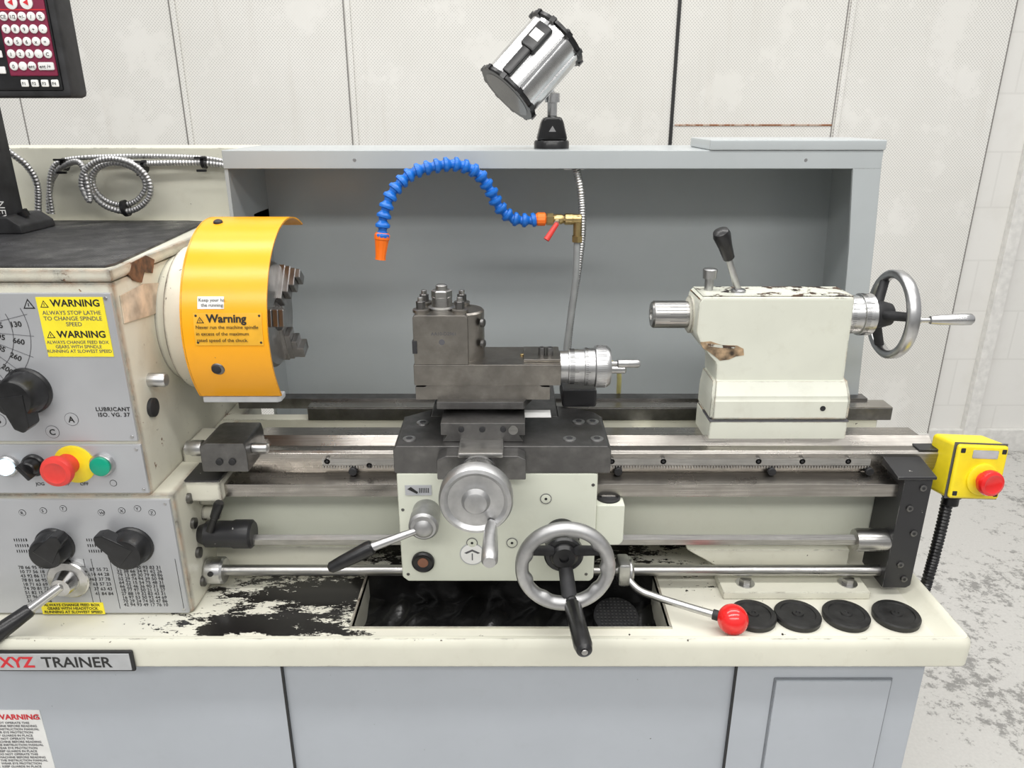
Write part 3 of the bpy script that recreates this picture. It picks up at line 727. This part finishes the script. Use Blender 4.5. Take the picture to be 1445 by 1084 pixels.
def tailstock():
    P=lathe
    prism('tailstock_base_plate',[(359,928),(359,972),(362,975),(608,975),(610,972),(610,928)],'y',1245,1345,TSTK,3,P)
    box('tailstock_base_rear',430,606,1340,1462,932,985,TSTK,4,P)
    bm=bmesh.new()
    lo=[(359,1245),(610,1245),(610,1345),(359,1345)]; hi=[(364,1264),(606,1264),(606,1345),(364,1345)]
    A=[bm.verts.new(Vector((x,y,975))*S) for x,y in lo]; M_=[bm.verts.new(Vector((x,y,1018))*S) for x,y in lo]; B=[bm.verts.new(Vector((x,y,1050))*S) for x,y in hi]
    bm.faces.new(A); bm.faces.new(B[::-1])
    for U,W in ((A,M_),(M_,B)):
        for i in range(4): bm.faces.new((U[i],W[i],W[(i+1)%4],U[(i+1)%4]))
    bmesh.ops.bevel(bm,geom=list(bm.edges),offset=0.005,segments=3,affect='EDGES')
    finish(bm,'tailstock_foot',TSTK,P,30,True)
    box('tailstock_joint_line',358,610.5,1244.5,1300,974,976,INKG,0,P)
    prism('tailstock_body',[(325,1190),(331,1200),(598,1200),(602,1040),(368,1040),(366,1078),(354,1090),(334,1114),(325,1136)],'y',1266,1352,TSTK,7,P)
    RB=plain('bare_filler',(0.36,0.25,0.15),0.65,var=0.45,scale=60)
    prism('tailstock_bare_patch',[(334,1118),(352,1120),(372,1113),(400,1112),(412,1106),(414,1094),(400,1092),(388,1086),(372,1084),(358,1095),(350,1101),(340,1107)],'y',1265.2,1267,RB,0,P)
    prism('tailstock_bare_patch_b',[(345,1116),(372,1113),(398,1111),(396,1107),(370,1108),(350,1111)],'y',1264.8,1265.6,TTOP,0,P)
    rev('tailstock_foot_plug',(560,1245,1000),(0,-1,0),[(0,5),(1,5)],BLKM,P,12)
    rev('tailstock_nose_ring',(330,1320,1155),(-1,0,0),[(0,34),(8,34),(10,31)],CREAMC,P)
    rev('tailstock_quill',(330,1320,1155),(-1,0,0),[(0,24),(14,24),(14,25),(72,25),(76,22),(76,12),(60,10),(60,0)],STEEL,P,40)
    ticks('quill_marks',(330,1320,1155),(-1,0,0),25,16,70,24,0.8,INKG,P,2,0.1)
    ax=(600,1320,1155)
    rev('tailstock_dial',ax,(1,0,0),[(0,38),(4,38),(5,35),(30,35),(31,38),(52,38),(56,30),(62,22),(76,18)],CHROME,P,48)
    ticks('tailstock_dial_marks',ax,(1,0,0),38,32,46,80,0.6,INK,P,5)
    ticks('tailstock_sleeve_marks',ax,(1,0,0),35,8,20,60,0.6,INK,P,5)
    bm=bmesh.new(); n=72; rings=[]; cx=693
    for i in range(n):
        a=2*math.pi*i/n
        rings.append([bm.verts.new(Vector((cx+t,1320+rr*math.cos(a),1155+rr*math.sin(a)))*S) for t,rr in ((-10,70),(-10,77),(-6,81),(6,81),(12,77),(12,70),(6,66),(-6,66))])
    for i in range(n):
        a=rings[i]; b=rings[(i+1)%n]
        for k in range(8): bm.faces.new((a[k],a[(k+1)%8],b[(k+1)%8],b[k]))
    finish(bm,'tailstock_handwheel_rim',CHROME,P,50)
    rev('tailstock_handwheel_hub',(652,1320,1155),(1,0,0),[(0,24),(6,26),(24,24),(38,20),(42,14)],BLKM,P)
    for a in (0,120,240):
        ar=math.radians(a+170); d=Vector((0,math.cos(ar),math.sin(ar)))
        cyl('tailstock_handwheel_spoke',Vector((668,1320,1155))+d*14,Vector((693,1320,1155))+d*70,9,BLKM,P,r1=8)
    rev('tailstock_handwheel_handle',(702,1252,1162),(1,0,0.02),[(0,7),(6,7),(8,4),(22,4),(24,7),(40,9),(80,10.5),(94,10),(98,7)],CHROME,P,28)
    rev('tailstock_lever_base',(404,1305,1198),(0,0,1),[(0,14),(6,13),(8,10)],CHROME,P)
    cyl('tailstock_lever_rod',(404,1305,1202),(372,1284,1270),6,CHROME,P)
    rev('tailstock_lever_grip',(377,1288,1262),(-0.42,-0.35,0.84),[(0,7),(3,10),(30,12),(52,15),(60,13),(64,6),(64,0)],BLK,P,28)
    rev('quill_clamp_stud',(354,1318,1198),(0,0,1),[(0,8),(24,8),(24,12),(40,13),(42,10)],CHROME,P,28)
    box('tailstock_top_worn_skin',333,596,1271,1347,1199.5,1200.6,TTOP,0,P)
tailstock()

prism('rubber_mat',[(-1110,1112),(-612,1112),(-606,1130),(-648,1600),(-690,1612),(-985,1615),(-1110,1560)],'z',1281.2,1285,RMAT,1,None)
for i,x in enumerate((423,501,586,674)):
    o=rev('rubber_levelling_pad' if i==0 else 'rubber_levelling_pad.%03d'%i,(x,1088,665.2),(0,0,1),[(0,39),(9,40),(12,38),(12.5,30),(10.5,29),(10.5,10),(13,9),(13,4),(11,3),(11,0)],RUBR,None,40)

def lamp():
    P=empty('work_lamp')
    rev('lamp_foot',(79,1560,1434.5),(0,0,1),[(0,35),(12,35),(15,33)],BLK,P,40)
    prism('lamp_base_cone',[(48,1449),(110,1449),(100,1488),(94,1494),(66,1494),(58,1488)],'y',1535,1585,BLK,6,P)
    prism('lamp_base_mark',[(72,1466),(86,1466),(79,1477)],'y',1534,1535.5,CHROME,0,P)
    cyl('lamp_neck',(79,1560,1494),(79,1560,1538),10,CHROME,P)
    rev('lamp_swivel',(79,1560,1520),(0,0,1),[(0,15),(16,15),(18,12)],CHROME,P)
    K=0.96
    d=Vector((0.66,0.24,0.70)).normalized(); c=Vector((38,1545,1584)); o=c-d*72
    M=axm(o,d)@Matrix.Scale(K,4)
    # extruded housing with broad shallow flats separated by fine grooves
    bm=bmesh.new(); seg=160; rings=[]
    for t in (10,144):
        ring=[]
        for i in range(seg):
            q=i%16; rr=61.5 if 1<q<15 else 59.0
            a=i*2*math.pi/seg; rr*=S
            ring.append(bm.verts.new(M@Vector((rr*math.cos(a),rr*math.sin(a),t*S))))
        rings.append(ring)
    for i in range(seg): bm.faces.new((rings[0][i],rings[0][(i+1)%seg],rings[1][(i+1)%seg],rings[1][i]))
    bm.faces.new(rings[0]); bm.faces.new(rings[1])
    finish(bm,'lamp_housing',steel('lamp_aluminium',(0.84,0.84,0.84),0.20,(1,1,1),20,dark=0.04),P,30)
    rev('lamp_front_bezel',o,d,[(0,52*K),(0,66*K),(3,68*K),(9,68*K),(11,62*K)],BLK,P,36,20)
    rev('lamp_glass',o+d*(-0.5),d,[(0,54*K),(1,54*K)],plain('lamp_glass_dark',(0.03,0.03,0.03),0.1),P,40)
    rev('lamp_rear_cap',o+d*142*K,d,[(0,62*K),(3,67*K),(9,67*K),(11,60*K),(14,30*K)],BLK,P,36,20)
    bm=bmesh.new()
    for i in range(10): addbox(bm,64,70,-5,5,0,11,M@Matrix.Rotation(i*math.pi/5,4,'Z'))
    for i in range(10): addbox(bm,63,69,-5,5,142,153,M@Matrix.Rotation(i*math.pi/5,4,'Z'))
    finish(bm,'lamp_bezel_lugs',BLK,P)
    loc=(M.inverted().to_3x3()@Vector((-0.35,-1,0.25))); an=math.atan2(loc.y,loc.x)
    R_=M@Matrix.Rotation(an,4,'Z')
    box('lamp_handle_bar',62,72,-10,10,12,116,BLK,4,P,R_)
    box('lamp_junction_box',60,76,-17,17,72,130,BLK,5,P,R_)
    box('lamp_label',75.5,76.6,-11,11,92,112,WLAB,0,P,R_)
    rev('lamp_switch',Vector(o)+d*150+Vector((10,-20,0)),d,[(0,5),(10,5),(12,3)],BLK,P,16)
    cyl('lamp_yoke',(79,1560,1534),(62,1556,1556),7,CHROME,P)
lamp()

def hose():
    P=empty('coolant_hose')
    pts=[(-240,1390,1290),(-236,1395,1322),(-220,1405,1362),(-186,1420,1395),(-142,1430,1408),(-101,1440,1410),(-66,1450,1395),(-43,1458,1365),(-26,1463,1333),(0,1467,1309),(31,1470,1304),(50,1472,1306)]
    path=spline(pts,1.0)
    d=0; nxt=0; last=path[0]; bm=bmesh.new()
    for i,p in enumerate(path[:-1]):
        d+=(p-last).length; last=p
        if d>=nxt:
            t=(path[min(i+6,len(path)-1)]-path[max(i-6,0)]).normalized()
            rev('',p,t,[(-8,9.5),(-7,13.2),(-3,14),(-1,13.4),(2,10),(6,7.5),(10,8.6),(14,9)],None,None,16,bm_in=bm); nxt+=18.0
    finish(bm,'hose_segments',BLUE,P,32)
    sweep('hose_core',pts,7.2,BLUE,P)
    rev('hose_nozzle',(-240,1391,1292),(-0.12,-0.1,-1),[(0,12),(4,14.5),(12,14.5),(14,13),(44,9.5),(50,10),(50,6),(40,5)],ORANGE,P,12,20)
    rev('hose_orange_fitting',(46,1472,1306),(1,0,0),[(0,10),(4,13),(18,13),(20,10)],ORANGE,P,12,20)
    rev('hose_valve_nut',(66,1472,1306),(1,0,0),[(0,10),(3,11.5),(14,11.5),(16,9)],BRASS,P,6,20)
    rev('hose_valve_body',(80,1472,1306),(1,0,0),[(0,8),(4,10),(16,10),(20,8),(24,11),(38,11),(40,8)],BRASS,P,24)
    rev('hose_valve_stem',(88,1466,1303),(-0.2,-0.9,-0.2),[(0,5),(12,5)],CHROME,P,16)
    cyl('hose_valve_lever',(87,1455,1300),(66,1445,1270),4.5,REDB,P,r1=6)
    rev('hose_brass_elbow',(116,1472,1306),(1,0,0),[(0,8),(2,10),(18,10),(20,6)],BRASS,P,24)
    cyl('hose_brass_elbow_leg',(128,1472,1314),(128,1472,1268),8.5,BRASS,P)
    rev('hose_brass_nut',(128,1472,1274),(0,0,-1),[(0,11),(12,11)],BRASS,P,6,20)
    sweep('hose_grey_pipe',[(128,1472,1266),(128,1475,1200),(122,1482,1120),(114,1488,1040),(112,1490,960)],6.5,GHOSE,P)
    corr('hose_braided_conduit',[(112,1500,1428),(124,1500,1400),(136,1500,1350),(140,1500,1280),(134,1500,1200),(124,1500,1120),(118,1500,1040),(116,1500,960)],7.5,ALU,P,5.0,0.08)
    box('hose_wall_clip',102,142,1520,1530,1395,1402,CHROME,1,P)
hose()

def conduit():
    P=empty('flexible_steel_conduit')
    y=1612
    a=[(-551,y,1385),(-590,y,1396),(-640,y,1402),(-700,y-4,1403),(-755,y-6,1402)]
    cx,cz=-814,1360
    loop=[]
    rad=[66,62,60,58,56,54,52,50,49,48,50,52,55,58,60,62,64,66,67,68,68,67,66,66,66,66,66]
    for k in range(0,27):
        t=math.radians(50+k*34); r=rad[k]
        loop.append((cx+(3 if 8<k<18 else -2)+r*1.03*math.cos(t),y-6-k*1.2,cz+(r*0.80)*math.sin(t)))
    b=[(-880,y-30,1402),(-930,y-10,1396),(-962,y,1372),(-976,y,1340),(-985,y,1300)]
    corr('conduit_loop',a+loop+b,5.8,ALU,P,6,0.09)
    corr('conduit_second',[(-560,y+2,1398),(-640,y+3,1412),(-760,y+3,1416),(-870,y+3,1414),(-930,y,1408),(-955,y-6,1392),(-968,y-10,1350),(-972,y-10,1300)],5,ALU,P,6,0.09)
    corr('conduit_left',[(-1040,1560,1470),(-1010,1560,1430),(-985,1570,1400),(-978,1580,1360),(-990,1580,1295)],6.5,ALU,P,6,0.09)
    for x,z in ((-930,1400),(-640,1404),(-765,1396)):
        rev('cable_tie',(x-3,y-2,z),(1,0,0),[(0,13),(7,13)],BLK,P,16); box('cable_tie_tail',x-14,x+12,y-18,y-12,z+8,z+12,BLK,1,P); box('cable_tie_tail_b',x-12,x+8,y-18,y-12,z-18,z-13,BLK,1,P)
    rev('cable_tie_low',(cx,y-20,1312),(1,0,0.2),[(0,17),(8,17)],BLK,P,16)
conduit()

def dro():
    P=empty('digital_readout')
    box('readout_case',-1010,-662,1200,1250,1522,1760,BLKM,8,P)
    box('readout_face',-1000,-672,1198,1202,1532,1750,BLK,3,P)
    box('readout_keypad',-746,-675,1196.5,1199,1552,1690,MAROON,2,P)
    box('readout_pink_line',-745,-676,1196,1197,1640,1641.5,REDI,0,P)
    lab=['CE','1/2','+/-','/','%','7','8','9','+','-','4','5','6','x','=','1','2','3','.','C','0','.','ent']
    idx=0
    for r in range(5):
        for c in range(5):
            x=-737+c*13.4; z=1632-r*16.6
            if r==4 and c==4: continue
            if r==4 and c==3:
                box('readout_key_enter',x-4,x+19,1194.5,1197,z-5.5,z+5.5,WLAB,2,P); text('readout_key_text','ent /+',x-2,1194.2,z-3,7,INK,P); continue
            rev('readout_key',(x,1197,z),(0,-1,0),[(0,6.0),(2,6.0),(2.6,5.0)],WLAB,P,20)
            text('readout_key_text',lab[idx%len(lab)],x,1194.2,z-3,7,INK,P,align='CENTER'); idx+=1
    for x in (-722,-700):
        rev('readout_key',(x,1197,1650),(0,-1,0),[(0,9),(2,9),(2.6,7)],WLAB,P,20)
        prism('readout_arrow',[(x-4,1650),(x+3,1646),(x+3,1654)],'y',1193.8,1194.6,REDI,0,P)
    for i in range(4):
        box('readout_function_key',-732+i*15,-721+i*15,1195,1198,1537,1547,WLAB,1.5,P); text('readout_function_text','F%d'%(i+1),-730+i*15,1194.8,1539.5,6,INK,P)
    for x,z in ((-756,1582),(-756,1560),(-771,1582),(-771,1560)): box('readout_side_key',x-5,x+5,1195,1198,z-5,z+5,WLAB,1.5,P)
    box('readout_post',-1045,-965,1440,1500,1310,1560,BLKM,4,P)
    box('readout_post_ridge',-1000,-980,1434,1442,1312,1540,BLK,3,P)
    box('readout_arm',-1010,-900,1245,1480,1545,1580,BLKM,6,P)
    prism('readout_base',[(-1100,1285.2),(-925,1285.2),(-928,1300),(-950,1316),(-1100,1316)],'y',1420,1530,BLKM,3,P)
    text('readout_post_text','NEWALL',-974,1438.5,1345,20,WLAB,P,rot=(90,90,0))
    rev('readout_clamp',(-945,1470,1312),(-0.3,-0.3,1),[(0,10),(12,10)],BLK,P,16)
dro()

def estop():
    P=empty('emergency_stop_box')
    M=Matrix.Translation(Vector((812,1200,906))*S)@Matrix.Rotation(math.radians(5),4,'Y')@Matrix.Rotation(math.radians(6),4,'Z')@Matrix.Rotation(math.radians(-8),4,'X')@Matrix.Scale(0.93,4)
    box('estop_housing',-54,54,-28,40,-55,55,YPL,9,P,M,3)
    box('estop_lid',-52,52,-36,-26,-53,53,YPL,6,P,M,3)
    box('estop_lid_seam',-54.3,54.3,-27,-25.5,-55.3,55.3,INKG,0,P,M)
    for x in (-42,42):
        for z in (-42,42): box('estop_lid_screw',x-5,x+5,-37,-34,z-5,z+5,BLKM,2,P,M)
    box('estop_grey_plate',-22,30,-37,-35,28,44,PADG,2,P,M)
    def rv(nm,o,d,pr,mt,s=36):
        ob=rev(nm,o,d,pr,mt,P,s); ob.data.transform(M); return ob
    rv('estop_ring',(6,-36,-12),(0,-1,0),[(0,31),(4,31),(6,27)],YPL)
    rv('estop_stem',(6,-40,-12),(0,-1,0),[(0,16),(20,16)],REDB)
    rv('estop_mushroom',(6,-50,-12),(0,-1,0),[(0,18),(3,24),(10,25),(16,23),(18,18),(16,14),(16,0)],RED)
    rv('estop_gland',(-18,0,-55),(0,0,-1),[(0,18),(6,18),(8,15),(22,15),(24,12)],BLK,12)
    corr('estop_cable',[(792,1200,850),(794,1202,810),(795,1204,770),(795,1206,720),(795,1210,660),(792,1215,560),(780,1220,420),(775,1230,200),(775,1240,20)],9.5,BLK,P,7,0.12)
    box('estop_mount_bracket',728,764,1210,1238,880,935,BLKP,2,P)
estop()

# ================================================================ LIGHTS, WORLD
def area(name,loc,size,sy,power,rot=(0,0,0),col=(1,0.985,0.955)):
    l=bpy.data.lights.new(name,'AREA'); l.shape='RECTANGLE'; l.size=size; l.size_y=sy; l.energy=power; l.color=col
    o=bpy.data.objects.new(name,l); o.location=loc; o.rotation_euler=[math.radians(a) for a in rot]; COL.objects.link(o); return o
area('ceiling_light_front',(0,0.1,3.4),4.5,0.35,66)
area('ceiling_light_mid',(0.3,1.6,3.4),4.5,0.35,54)
area('ceiling_light_rear',(0,-1.8,3.3),5.0,0.5,80,(20,0,0))
area('ceiling_light_wall',(0,2.5,3.5),5,0.3,13)
w=bpy.data.worlds.new('World'); scene.world=w; w.use_nodes=True; nt=w.node_tree
bg=nt.nodes['Background']
tc=N(nt,'ShaderNodeTexCoord'); sp=N(nt,'ShaderNodeSeparateXYZ'); L(nt,tc.outputs['Generated'],sp.inputs[0])
r=N(nt,'ShaderNodeValToRGB'); mr=N(nt,'ShaderNodeMapRange'); mr.inputs[1].default_value=-1; mr.inputs[2].default_value=1
L(nt,sp.outputs[2],mr.inputs[0]); L(nt,mr.outputs[0],r.inputs[0])
e=r.color_ramp.elements; e[0].position=0.40; e[0].color=(0.28,0.275,0.26,1); e[1].position=0.62; e[1].color=(0.96,0.96,0.97,1)
L(nt,r.outputs[0],bg.inputs[0]); bg.inputs[1].default_value=0.60

cam=bpy.data.cameras.new('camera'); co=bpy.data.objects.new('camera',cam); COL.objects.link(co)
cam.sensor_width=36; cam.lens=1050/1445*36; cam.clip_start=0.05
co.location=(0,0,1.5); co.rotation_euler=(math.radians(70),0,0)
scene.camera=co
